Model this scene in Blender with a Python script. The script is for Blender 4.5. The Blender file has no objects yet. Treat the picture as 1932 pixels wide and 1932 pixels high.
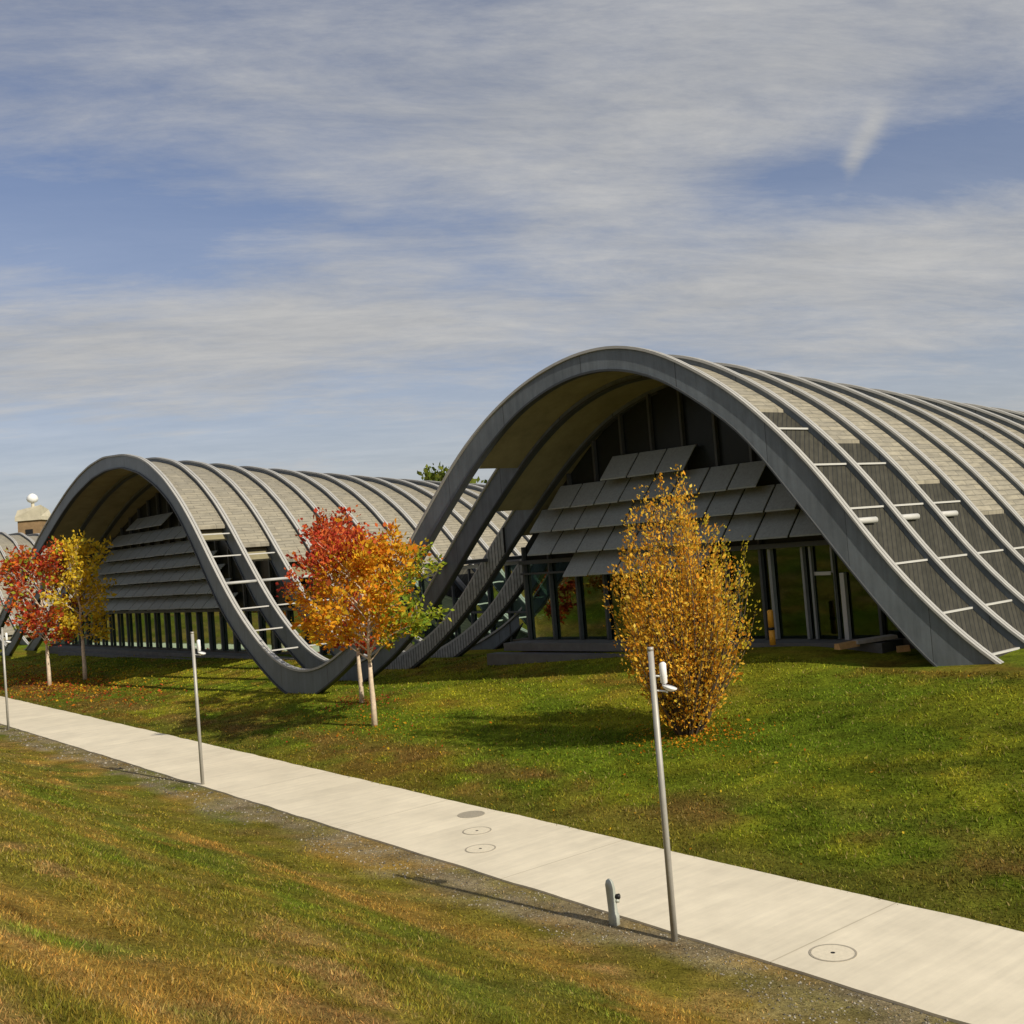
import bpy, math, random
import numpy as np
from mathutils import Matrix, Vector
R = math.radians
random.seed(4); rng = np.random.default_rng(11)
S = bpy.context.scene
COL = S.collection

# ------------------------------------------------------------------ camera
ROLL = math.atan(.08); PIT = R(1.914); CZ = 5.53
cam = bpy.data.cameras.new('camera'); cam.sensor_width = 36; cam.lens = 36 * 2050 / 1932
cam.clip_end = 4000; cam.clip_start = .1
co = bpy.data.objects.new('camera', cam); COL.objects.link(co)
fw = Vector((0, math.cos(PIT), math.sin(PIT))); up = Vector((0, -math.sin(PIT), math.cos(PIT))); rt = Vector((1, 0, 0))
cr = rt * math.cos(ROLL) - up * math.sin(ROLL); cu = rt * math.sin(ROLL) + up * math.cos(ROLL)
M = Matrix(((cr.x, cu.x, -fw.x, 0), (cr.y, cu.y, -fw.y, 0), (cr.z, cu.z, -fw.z, CZ), (0, 0, 0, 1)))
co.matrix_world = M; S.camera = co

# ------------------------------------------------------------------ view, sun, sky
S.view_settings.view_transform = 'Standard'; S.view_settings.look = 'None'
S.view_settings.exposure = 0.0; S.view_settings.gamma = 1; S.view_settings.use_curve_mapping = False
SUN_AZ = R(134); SUN_EL = R(34)           # clockwise from +Y
sd = Vector((math.sin(SUN_AZ) * math.cos(SUN_EL), math.cos(SUN_AZ) * math.cos(SUN_EL), math.sin(SUN_EL)))
sl = bpy.data.lights.new('sun', 'SUN'); sl.energy = 4.5; sl.angle = R(.6); sl.color = (1, .92, .76)
so = bpy.data.objects.new('sun', sl); COL.objects.link(so); so.rotation_euler = sd.to_track_quat('Z', 'Y').to_euler()

W = bpy.data.worlds.new('World'); S.world = W; W.use_nodes = True
nt = W.node_tree; nt.nodes.clear()
def N(t, **k):
    n = nt.nodes.new(t)
    for a, v in k.items(): setattr(n, a, v)
    return n
def L(a, b): nt.links.new(a, b)
def math_(op, a, b=None, c=None):
    n = N('ShaderNodeMath', operation=op)
    for i, v in enumerate((a, b, c)):
        if v is None: continue
        if hasattr(v, 'links'): L(v, n.inputs[i])
        else: n.inputs[i].default_value = v
    return n.outputs[0]
out = N('ShaderNodeOutputWorld'); bg = N('ShaderNodeBackground'); bg.inputs[1].default_value = .1
L(bg.outputs[0], out.inputs[0])
sky = N('ShaderNodeTexSky', sky_type='NISHITA'); sky.sun_disc = False; sky.sun_elevation = SUN_EL; sky.sun_rotation = SUN_AZ
sky.air_density = 1.0; sky.dust_density = .6; sky.ozone_density = 2.0
tc = N('ShaderNodeTexCoord'); sep = N('ShaderNodeSeparateXYZ'); L(tc.outputs['Generated'], sep.inputs[0])
zz = math_('ADD', math_('MAXIMUM', sep.outputs[2], 0.0), .16)
px = math_('DIVIDE', sep.outputs[0], zz); py = math_('DIVIDE', sep.outputs[1], zz)
cmb = N('ShaderNodeCombineXYZ'); L(px, cmb.inputs[0]); L(py, cmb.inputs[1])
mp = N('ShaderNodeMapping'); L(cmb.outputs[0], mp.inputs[0]); mp.inputs['Rotation'].default_value = (0, 0, R(-16)); mp.inputs['Scale'].default_value = (.75, .95, 1); mp.inputs['Location'].default_value = (5.3, 2.7, 0)
def noise(vec, sc, det, ro, dist):
    n = N('ShaderNodeTexNoise'); L(vec, n.inputs['Vector']); n.inputs['Scale'].default_value = sc; n.inputs['Detail'].default_value = det
    n.inputs['Roughness'].default_value = ro; n.inputs['Distortion'].default_value = dist
    return n.outputs['Fac']
n1 = noise(mp.outputs[0], 1.0, 10, .62, .12)
mp2 = N('ShaderNodeMapping'); L(mp.outputs[0], mp2.inputs[0]); mp2.inputs['Scale'].default_value = (1.0, 2.1, 1); mp2.inputs['Rotation'].default_value = (0, 0, R(18))
n2 = noise(mp2.outputs[0], 2.4, 12, .72, .25)
n3 = noise(mp2.outputs[0], 8.0, 8, .65, .2)
# broad clear windows (-) and cloud banks (+) of this sky, given by direction
blobs = None
def blob(x, y, z, sx, sz, w):
    global blobs
    l = math.sqrt(x * x + y * y + z * z)
    dx = math_('MULTIPLY', math_('SUBTRACT', sep.outputs[0], x / l), 1 / sx); dz = math_('MULTIPLY', math_('SUBTRACT', sep.outputs[2], z / l), 1 / sz)
    e = math_('MULTIPLY', math_('EXPONENT', math_('MULTIPLY', math_('ADD', math_('MULTIPLY', dx, dx), math_('MULTIPLY', dz, dz)), -1.0)), w)
    blobs = e if blobs is None else math_('ADD', blobs, e)
for b in ((-0.32, 0.901, 0.294, 0.22, 0.055, -0.34), (0.383, 0.878, 0.288, 0.14, 0.05, -0.3), (0.255, 0.926, 0.279, 0.12, 0.03, -0.14), (-0.313, 0.927, 0.205, 0.3, 0.05, 0.16), (0.284, 0.933, 0.223, 0.25, 0.055, 0.2), (-0.003, 0.929, 0.37, 0.25, 0.09, 0.05), (0.263, 0.882, 0.392, 0.3, 0.08, 0.1), (-0.019, 0.954, 0.3, 0.07, 0.03, -0.1), (-0.015, 0.97, 0.242, 0.07, 0.025, -0.12), (-0.316, 0.854, 0.413, 0.2, 0.08, -0.1), (-0.323, 0.938, 0.125, 0.3, 0.05, -0.12), (0.3263, 0.8862, 0.3288, 0.009, 0.011, 0.17), (0.3206, 0.8914, 0.3202, 0.009, 0.011, 0.17), (0.3148, 0.8966, 0.3115, 0.009, 0.011, 0.17), (0.3098, 0.9014, 0.3024, 0.009, 0.011, 0.17), (0.3062, 0.9051, 0.295, 0.009, 0.011, 0.17)): blob(*b)
mask = math_('ADD', math_('ADD', math_('ADD', math_('MULTIPLY', n1, .85), math_('MULTIPLY', n2, .50)), math_('MULTIPLY', n3, .30)), blobs)
ramp = N('ShaderNodeMapRange', interpolation_type='SMOOTHSTEP'); L(mask, ramp.inputs[0])
ramp.inputs[1].default_value = .38; ramp.inputs[2].default_value = 1.12; ramp.inputs[3].default_value = .0; ramp.inputs[4].default_value = 1.0
veil = N('ShaderNodeMapRange'); L(sep.outputs[2], veil.inputs[0]); veil.inputs[1].default_value = .02; veil.inputs[2].default_value = .40; veil.inputs[3].default_value = .72; veil.inputs[4].default_value = .0
msk = math_('MAXIMUM', ramp.outputs[0], veil.outputs[0])
cc = N('ShaderNodeMixRGB'); L(n2, cc.inputs[0]); cc.inputs[1].default_value = (2.55, 2.75, 3.1, 1); cc.inputs[2].default_value = (6.6, 6.5, 6.3, 1)
tint = N('ShaderNodeMixRGB', blend_type='MULTIPLY'); tint.inputs[0].default_value = 1; L(sky.outputs[0], tint.inputs[1]); tint.inputs[2].default_value = (.90, .84, .93, 1)
mx = N('ShaderNodeMixRGB'); L(msk, mx.inputs[0]); L(tint.outputs[0], mx.inputs[1]); L(cc.outputs[0], mx.inputs[2])
L(mx.outputs[0], bg.inputs[0])

# ------------------------------------------------------------------ helpers
MATS = {}
def mat(name, col, rough=.6, metal=0, var=.12, scale=3., bump=0, bscale=40, coord='Object', spec=.3):
    """principled material whose colour wanders a little with two noises"""
    m = bpy.data.materials.new(name); m.use_nodes = True; t = m.node_tree; b = t.nodes['Principled BSDF']
    b.inputs['Roughness'].default_value = rough; b.inputs['Metallic'].default_value = metal; b.inputs['Specular IOR Level'].default_value = spec
    tcn = t.nodes.new('ShaderNodeTexCoord')
    n = t.nodes.new('ShaderNodeTexNoise'); n.inputs['Scale'].default_value = scale; n.inputs['Detail'].default_value = 8; n.inputs['Roughness'].default_value = .7
    t.links.new(tcn.outputs[coord], n.inputs['Vector'])
    r = t.nodes.new('ShaderNodeMapRange'); t.links.new(n.outputs['Fac'], r.inputs[0]); r.inputs[1].default_value = .3; r.inputs[2].default_value = .7
    r.inputs[3].default_value = 1 - var; r.inputs[4].default_value = 1 + var
    mm = t.nodes.new('ShaderNodeMixRGB'); mm.blend_type = 'MULTIPLY'; mm.inputs[0].default_value = 1; mm.inputs[1].default_value = (*col, 1)
    t.links.new(r.outputs[0], mm.inputs[2]); t.links.new(mm.outputs[0], b.inputs['Base Color'])
    if bump:
        n2 = t.nodes.new('ShaderNodeTexNoise'); n2.inputs['Scale'].default_value = bscale; n2.inputs['Detail'].default_value = 4; t.links.new(tcn.outputs[coord], n2.inputs['Vector'])
        bp = t.nodes.new('ShaderNodeBump'); bp.inputs['Strength'].default_value = bump; bp.inputs['Distance'].default_value = .02
        t.links.new(n2.outputs['Fac'], bp.inputs['Height']); t.links.new(bp.outputs[0], b.inputs['Normal'])
    MATS[name] = m
    return m
def attr_mat(name, rough=.7, trans=.0, speck=False):
    """colour from the mesh's own 'col' attribute (leaf and grass colours)"""
    m = bpy.data.materials.new(name); m.use_nodes = True; t = m.node_tree; b = t.nodes['Principled BSDF']; o = t.nodes['Material Output']
    a = t.nodes.new('ShaderNodeAttribute'); a.attribute_name = 'col'; b.inputs['Roughness'].default_value = rough; b.inputs['Specular IOR Level'].default_value = .03
    t.links.new(a.outputs['Color'], b.inputs['Base Color'])
    if speck:                                   # grit, thatch and small stones
        tcn = t.nodes.new('ShaderNodeTexCoord'); src = a.outputs['Color']
        for sc, lo, hi in ((34, .35, 1.7), (9, .6, 1.4)):
            n = t.nodes.new('ShaderNodeTexNoise'); n.inputs['Scale'].default_value = sc; n.inputs['Detail'].default_value = 5; n.inputs['Roughness'].default_value = .75; t.links.new(tcn.outputs['Object'], n.inputs['Vector'])
            r = t.nodes.new('ShaderNodeMapRange'); t.links.new(n.outputs['Fac'], r.inputs[0]); r.inputs[1].default_value = .32; r.inputs[2].default_value = .68; r.inputs[3].default_value = lo; r.inputs[4].default_value = hi
            mm = t.nodes.new('ShaderNodeMixRGB'); mm.blend_type = 'MULTIPLY'; mm.inputs[0].default_value = 1; t.links.new(src, mm.inputs[1]); t.links.new(r.outputs[0], mm.inputs[2]); src = mm.outputs[0]
        t.links.new(src, b.inputs['Base Color']); bp = t.nodes.new('ShaderNodeBump'); bp.inputs['Strength'].default_value = .6; bp.inputs['Distance'].default_value = .03; t.links.new(n.outputs['Fac'], bp.inputs['Height']); t.links.new(bp.outputs[0], b.inputs['Normal'])
    if trans:
        tr = t.nodes.new('ShaderNodeBsdfTranslucent'); t.links.new(a.outputs['Color'], tr.inputs[0])
        ms = t.nodes.new('ShaderNodeMixShader'); ms.inputs[0].default_value = trans
        t.links.new(b.outputs[0], ms.inputs[1]); t.links.new(tr.outputs[0], ms.inputs[2]); t.links.new(ms.outputs[0], o.inputs[0])
    MATS[name] = m
    return m
def tag(o, label=None, cat=None, group=None, kind=None):
    if label: o['label'] = label
    if cat: o['category'] = cat
    if group: o['group'] = group
    if kind: o['kind'] = kind
    return o
def empty(name, loc=(0, 0, 0), label=None, cat=None, group=None):
    o = bpy.data.objects.new(name, None); o.location = loc; o.empty_display_size = .3; COL.objects.link(o)
    return tag(o, label, cat, group)
class MB:
    def __init__(s): s.v = []; s.f = []; s.mi = []; s.uv = []; s.n = 0
    def add(s, vs, fs, mi=0, uv=None):
        s.v += [tuple(map(float, v)) for v in vs]
        for k, f in enumerate(fs):
            s.f.append([i + s.n for i in f]); s.mi.append(mi)
            s.uv.append([uv[i] for i in f] if uv is not None else [(0, 0)] * len(f))
        s.n += len(vs)
    def hexa(s, c, mi=0, uv=None):          # 8 corners: bottom loop 0-3, top loop 4-7
        s.add(c, [(3, 2, 1, 0), (4, 5, 6, 7), (0, 1, 5, 4), (1, 2, 6, 5), (2, 3, 7, 6), (3, 0, 4, 7)], mi, uv)
    def box(s, x0, x1, y0, y1, z0, z1, mi=0):
        s.hexa([(x0, y0, z0), (x1, y0, z0), (x1, y1, z0), (x0, y1, z0), (x0, y0, z1), (x1, y0, z1), (x1, y1, z1), (x0, y1, z1)], mi)
    def tube(s, pts, rad, n=8, mi=0, cap=True):
        pts = [Vector(p) for p in pts]; vs = []; fs = []
        for i, p in enumerate(pts):
            d = (pts[min(i + 1, len(pts) - 1)] - pts[max(i - 1, 0)]).normalized()
            x = d.orthogonal().normalized() if i == 0 else (x - d * x.dot(d)).normalized()
            y = d.cross(x); r = rad[i] if hasattr(rad, '__len__') else rad
            for k in range(n):
                t = 2 * math.pi * k / n; vs.append(p + x * (r * math.cos(t)) + y * (r * math.sin(t)))
        for i in range(len(pts) - 1):
            for k in range(n):
                a = i * n + k; b = i * n + (k + 1) % n; fs.append((a, b, b + n, a + n))
        if cap: fs.append(tuple(range(n - 1, -1, -1))); fs.append(tuple(range((len(pts) - 1) * n, len(pts) * n)))
        s.add(vs, fs, mi)
    def build(s, name, mats, parent=None, smooth=False):
        m = bpy.data.meshes.new(name); m.from_pydata(s.v, [], s.f)
        for x in (mats if isinstance(mats, (list, tuple)) else [mats]): m.materials.append(MATS[x] if isinstance(x, str) else x)
        m.polygons.foreach_set('material_index', s.mi)
        u = m.uv_layers.new(name='UVMap'); flat = [c for q in s.uv for p in q for c in p]; u.data.foreach_set('uv', flat)
        if smooth: m.polygons.foreach_set('use_smooth', [True] * len(s.f))
        m.update()
        o = bpy.data.objects.new(name, m); COL.objects.link(o)
        if parent: o.parent = parent
        return o
def np_mesh(name, V, F, colors, material, parent=None):
    """big triangle / quad soups straight from arrays, one colour per vertex"""
    m = bpy.data.meshes.new(name); nv = len(V); nf, k = F.shape
    m.vertices.add(nv); m.vertices.foreach_set('co', V.astype(np.float32).ravel())
    m.loops.add(nf * k); m.loops.foreach_set('vertex_index', F.astype(np.int32).ravel())
    m.polygons.add(nf); m.polygons.foreach_set('loop_start', (np.arange(nf) * k).astype(np.int32)); m.polygons.foreach_set('loop_total', np.full(nf, k, np.int32))
    if colors is not None:
        a = m.color_attributes.new('col', 'FLOAT_COLOR', 'POINT'); c = np.ones((nv, 4), np.float32); c[:, :3] = np.clip(colors, 0, 1); a.data.foreach_set('color', c.ravel())
    m.update(calc_edges=True); m.materials.append(MATS[material])
    o = bpy.data.objects.new(name, m); COL.objects.link(o)
    if parent: o.parent = parent
    return o
def vnoise(x, y, seed=0):
    x = np.asarray(x, float); y = np.asarray(y, float); xi = np.floor(x).astype(np.int64); yi = np.floor(y).astype(np.int64); fx = x - xi; fy = y - yi
    fx = fx * fx * (3 - 2 * fx); fy = fy * fy * (3 - 2 * fy)
    def h(i, j):
        n = (i * 374761393 + j * 668265263 + seed * 974711) & 0x7fffffff; n = ((n ^ (n >> 13)) * 1274126177) & 0x7fffffff
        return ((n ^ (n >> 16)) & 0xffff) / 65535.
    return (h(xi, yi) * (1 - fx) + h(xi + 1, yi) * fx) * (1 - fy) + (h(xi, yi + 1) * (1 - fx) + h(xi + 1, yi + 1) * fx) * fy
def fbm(x, y, seed=0, o=4):
    t = 0; a = .5; s = 0
    for k in range(o): t = t + a * vnoise(x * 2 ** k, y * 2 ** k, seed + k); s += a; a *= .55
    return t / s

# local frame of the site: a runs along the path (toward the right), s runs away from the camera across it
P1 = np.array([1.777, 15.086]); T = np.array([.621, -.784]); T = T / np.hypot(*T); NN = np.array([-T[1], T[0]])
def XY(s, a):
    return P1[0] + NN[0] * s + T[0] * a, P1[1] + NN[1] * s + T[1] * a
def SA(X, Y):
    dx = X - P1[0]; dy = Y - P1[1]
    return dx * NN[0] + dy * NN[1], dx * T[0] + dy * T[1]
def W3(s, a, z):
    x, y = XY(s, a); return (x, y, z)
def sstep(e0, e1, x):
    t = np.clip((x - e0) / (e1 - e0), 0, 1); return t * t * (3 - 2 * t)
def terr(s, a):
    s = np.asarray(s, float); a = np.asarray(a, float)
    u = np.clip((s - 3.2) / 10, 0, 1.35)
    lawn = 1.5 * np.where(u < 1, u, 1 + (u - 1) * .35) * (1 + np.where(a > -20, .012, .005) * (np.clip(a, -90, 6) + 20))
    lawn = lawn * sstep(3.0, 4.2, s) + .36 * np.exp(-((s - 14.2) / 2.2) ** 2) * sstep(-24, -20.5, a) * (1 - sstep(-8.5, -5.0, a))
    b = -s - 1.15
    bank = .41 * (np.sqrt(np.clip(b, 0, 60) ** 2 + .5) - .707)
    bank = np.minimum(bank, 4.2 + 0 * b)
    bump = ((fbm(a * .5 + 40, s * .5 + 9, 5, 3) - .5) * .14 + (fbm(a * .14 + 3, s * .75 + 4, 15, 2) - .5) * .32) * sstep(1.3, 3.0, -s) + (fbm(a * .3, s * .3 + 50, 8, 3) - .5) * .14 * sstep(3.6, 5.5, s) * (1 - sstep(11, 12, s))
    return np.where(s > 0, lawn, bank) + bump
def tz(s, a): return float(terr(s, a))

# ------------------------------------------------------------------ materials
mat('steel_paint', (.185, .20, .207), .5, 0, .10, 1.2, .05, 30)
mat('steel_dark', (.055, .06, .065), .55, 0, .15, 2)
mat('steel_cap', (.40, .39, .365), .5, 0, .10, 3)
mat('soffit_wood', (.25, .222, .135), .8, 0, .22, 1.1)
mat('mesh_shade', (.32, .34, .32), .7, 0, .2, 14)
mat('shade_edge', (.04, .04, .042), .6)
mat('frame_dark', (.075, .08, .082), .5)
mat('frame_grey', (.28, .29, .285), .5)
mat('frame_light', (.46, .455, .43), .5, 0, .1)
mat('white_metal', (.55, .54, .51), .45, 0, .06)
mat('terrace_stone', (.13, .13, .13), .8, 0, .2, 2)
mat('interior', (.10, .09, .075), .9, 0, .3, .6)
mat('bark_pale', (.64, .51, .38), .85, 0, .25, 9, .3, 60)
mat('bark_dark', (.10, .07, .045), .9, 0, .3, 8)
mat('galv_pole', (.40, .385, .35), .5, .25, .10, 6)
mat('lamp_white', (.80, .80, .78), .4, 0, .04)
mat('bollard_steel', (.40, .42, .37), .45, .2, .12, 8)
mat('black_part', (.015, .015, .016), .4)
mat('plank_wood', (.56, .33, .14), .7, 0, .25, 6)
mat('grey_plank', (.38, .35, .31), .8, 0, .2, 5)
mat('orange_paint', (.75, .36, .04), .5, 0, .08)
mat('cover_iron', (.36, .32, .25), .75, 0, .2, 20)
mat('cover_fill', (.70, .625, .48), .8, 0, .12, 14)
mat('tower_brown', (.26, .17, .09), .85, 0, .35, .8)
mat('tower_cream', (.55, .50, .38), .8, 0, .2, .9)
attr_mat('leaf', .6, .35); attr_mat('grass_blade', .7, .3); attr_mat('ground_soil', .95, 0, speck=True); attr_mat('stone', .9)
def roof_mat():
    m = bpy.data.materials.new('roof_sheet'); m.use_nodes = True; t = m.node_tree; b = t.nodes['Principled BSDF']; b.inputs['Roughness'].default_value = .55; b.inputs['Specular IOR Level'].default_value = .3
    uv = t.nodes.new('ShaderNodeUVMap'); uv.uv_map = 'UVMap'
    br = t.nodes.new('ShaderNodeTexBrick'); t.links.new(uv.outputs[0], br.inputs[0]); br.offset = .37
    br.inputs['Color1'].default_value = (.335, .30, .225, 1); br.inputs['Color2'].default_value = (.275, .25, .195, 1); br.inputs['Mortar'].default_value = (.15, .14, .11, 1)
    br.inputs['Scale'].default_value = 1; br.inputs['Mortar Size'].default_value = .014; br.inputs['Brick Width'].default_value = .83; br.inputs['Row Height'].default_value = .2; br.inputs['Mortar Smooth'].default_value = .4
    n = t.nodes.new('ShaderNodeTexNoise'); n.inputs['Scale'].default_value = 2.2; n.inputs['Detail'].default_value = 9; n.inputs['Roughness'].default_value = .75
    mpn = t.nodes.new('ShaderNodeMapping'); mpn.inputs['Scale'].default_value = (.7, 3.2, 1); t.links.new(uv.outputs[0], mpn.inputs[0]); t.links.new(mpn.outputs[0], n.inputs['Vector'])
    r = t.nodes.new('ShaderNodeMapRange'); t.links.new(n.outputs['Fac'], r.inputs[0]); r.inputs[1].default_value = .3; r.inputs[2].default_value = .7; r.inputs[3].default_value = .62; r.inputs[4].default_value = 1.3
    mm = t.nodes.new('ShaderNodeMixRGB'); mm.blend_type = 'MULTIPLY'; mm.inputs[0].default_value = 1; t.links.new(br.outputs[0], mm.inputs[1]); t.links.new(r.outputs[0], mm.inputs[2]); t.links.new(mm.outputs[0], b.inputs['Base Color'])
    bp = t.nodes.new('ShaderNodeBump'); bp.inputs['Strength'].default_value = .5; bp.inputs['Distance'].default_value = .02; t.links.new(br.outputs['Fac'], bp.inputs['Height']); bp.invert = True; t.links.new(bp.outputs[0], b.inputs['Normal'])
    MATS['roof_sheet'] = m
roof_mat()
def slat_mat(name, c1, c2, freq):
    m = bpy.data.materials.new(name); m.use_nodes = True; t = m.node_tree; b = t.nodes['Principled BSDF']; b.inputs['Roughness'].default_value = .75; b.inputs['Specular IOR Level'].default_value = .2
    uv = t.nodes.new('ShaderNodeUVMap'); uv.uv_map = 'UVMap'; sp = t.nodes.new('ShaderNodeSeparateXYZ'); t.links.new(uv.outputs[0], sp.inputs[0])
    mu = t.nodes.new('ShaderNodeMath'); mu.operation = 'MULTIPLY'; mu.inputs[1].default_value = freq; t.links.new(sp.outputs[0], mu.inputs[0])
    fl = t.nodes.new('ShaderNodeMath'); fl.operation = 'FLOOR'; t.links.new(mu.outputs[0], fl.inputs[0])
    fr = t.nodes.new('ShaderNodeMath'); fr.operation = 'FRACT'; t.links.new(mu.outputs[0], fr.inputs[0])
    wn = t.nodes.new('ShaderNodeTexWhiteNoise'); wn.noise_dimensions = '1D'; t.links.new(fl.outputs[0], wn.inputs['W'])
    mx_ = t.nodes.new('ShaderNodeMixRGB'); t.links.new(wn.outputs['Value'], mx_.inputs[0]); mx_.inputs[1].default_value = (*c1, 1); mx_.inputs[2].default_value = (*c2, 1)
    gp = t.nodes.new('ShaderNodeMath'); gp.operation = 'LESS_THAN'; gp.inputs[1].default_value = .18; t.links.new(fr.outputs[0], gp.inputs[0])
    m2 = t.nodes.new('ShaderNodeMixRGB'); t.links.new(gp.outputs[0], m2.inputs[0]); t.links.new(mx_.outputs[0], m2.inputs[1]); m2.inputs[2].default_value = (.02, .02, .02, 1)
    n = t.nodes.new('ShaderNodeTexNoise'); n.inputs['Scale'].default_value = 5; n.inputs['Detail'].default_value = 8; t.links.new(uv.outputs[0], n.inputs['Vector'])
    r = t.nodes.new('ShaderNodeMapRange'); t.links.new(n.outputs['Fac'], r.inputs[0]); r.inputs[1].default_value = .3; r.inputs[2].default_value = .7; r.inputs[3].default_value = .75; r.inputs[4].default_value = 1.2
    m3 = t.nodes.new('ShaderNodeMixRGB'); m3.blend_type = 'MULTIPLY'; m3.inputs[0].default_value = 1; t.links.new(m2.outputs[0], m3.inputs[1]); t.links.new(r.outputs[0], m3.inputs[2])
    t.links.new(m3.outputs[0], b.inputs['Base Color']); MATS[name] = m
slat_mat('slat_clad', (.042, .04, .03), (.06, .056, .042), 5.0)
slat_mat('rib_slats', (.27, .275, .26), (.36, .36, .34), 5.5)
def glass_mat(name, tintc, refl):
    m = bpy.data.materials.new(name); m.use_nodes = True; t = m.node_tree; t.nodes.remove(t.nodes['Principled BSDF']); o = t.nodes['Material Output']
    tr = t.nodes.new('ShaderNodeBsdfTransparent'); tr.inputs[0].default_value = (*tintc, 1)
    gl = t.nodes.new('ShaderNodeBsdfGlossy'); gl.inputs['Roughness'].default_value = .02; gl.inputs[0].default_value = (.46, .62, .52, 1)
    fr = t.nodes.new('ShaderNodeFresnel'); fr.inputs[0].default_value = 1.5
    ad = t.nodes.new('ShaderNodeMath'); ad.operation = 'ADD'; ad.inputs[1].default_value = refl; ad.use_clamp = True; t.links.new(fr.outputs[0], ad.inputs[0])
    n = t.nodes.new('ShaderNodeTexNoise'); n.inputs['Scale'].default_value = .7; tcn = t.nodes.new('ShaderNodeTexCoord'); t.links.new(tcn.outputs['Object'], n.inputs['Vector'])
    bp = t.nodes.new('ShaderNodeBump'); bp.inputs['Strength'].default_value = .12; bp.inputs['Distance'].default_value = .03; t.links.new(n.outputs['Fac'], bp.inputs['Height']); t.links.new(bp.outputs[0], gl.inputs['Normal'])
    ms = t.nodes.new('ShaderNodeMixShader'); t.links.new(ad.outputs[0], ms.inputs[0]); t.links.new(tr.outputs[0], ms.inputs[1]); t.links.new(gl.outputs[0], ms.inputs[2]); t.links.new(ms.outputs[0], o.inputs[0])
    MATS[name] = m
glass_mat('glass', (.30, .40, .35), .08)
mat('gable_glass', (.018, .021, .019), .32, 0, .2, 2)
def concrete_mat():
    m = mat('path_concrete', (.72, .645, .50), .85, 0, .13, .55, .12, 90)
    t = m.node_tree; b = t.nodes['Principled BSDF']; prev = b.inputs['Base Color'].links[0].from_socket
    uv = t.nodes.new('ShaderNodeUVMap'); uv.uv_map = 'UVMap'
    mpn = t.nodes.new('ShaderNodeMapping'); mpn.inputs['Scale'].default_value = (2.6, .12, 1); t.links.new(uv.outputs[0], mpn.inputs[0])
    n = t.nodes.new('ShaderNodeTexNoise'); n.inputs['Scale'].default_value = 2.2; n.inputs['Detail'].default_value = 7; n.inputs['Roughness'].default_value = .7; t.links.new(mpn.outputs[0], n.inputs['Vector'])
    r = t.nodes.new('ShaderNodeMapRange'); t.links.new(n.outputs['Fac'], r.inputs[0]); r.inputs[1].default_value = .3; r.inputs[2].default_value = .7; r.inputs[3].default_value = .9; r.inputs[4].default_value = 1.07
    m3 = t.nodes.new('ShaderNodeMixRGB'); m3.blend_type = 'MULTIPLY'; m3.inputs[0].default_value = 1; t.links.new(prev, m3.inputs[1]); t.links.new(r.outputs[0], m3.inputs[2])
    br = t.nodes.new('ShaderNodeTexBrick'); br.offset = 0; t.links.new(uv.outputs[0], br.inputs[0]); br.inputs['Scale'].default_value = 1; br.inputs['Brick Width'].default_value = 5.6; br.inputs['Row Height'].default_value = 40; br.inputs['Mortar Size'].default_value = .012
    br.inputs['Color1'].default_value = br.inputs['Color2'].default_value = (1, 1, 1, 1); br.inputs['Mortar'].default_value = (.72, .70, .66, 1)
    m4 = t.nodes.new('ShaderNodeMixRGB'); m4.blend_type = 'MULTIPLY'; m4.inputs[0].default_value = 1; t.links.new(m3.outputs[0], m4.inputs[1]); t.links.new(br.outputs[0], m4.inputs[2])
    t.links.new(m4.outputs[0], b.inputs['Base Color'])
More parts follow.
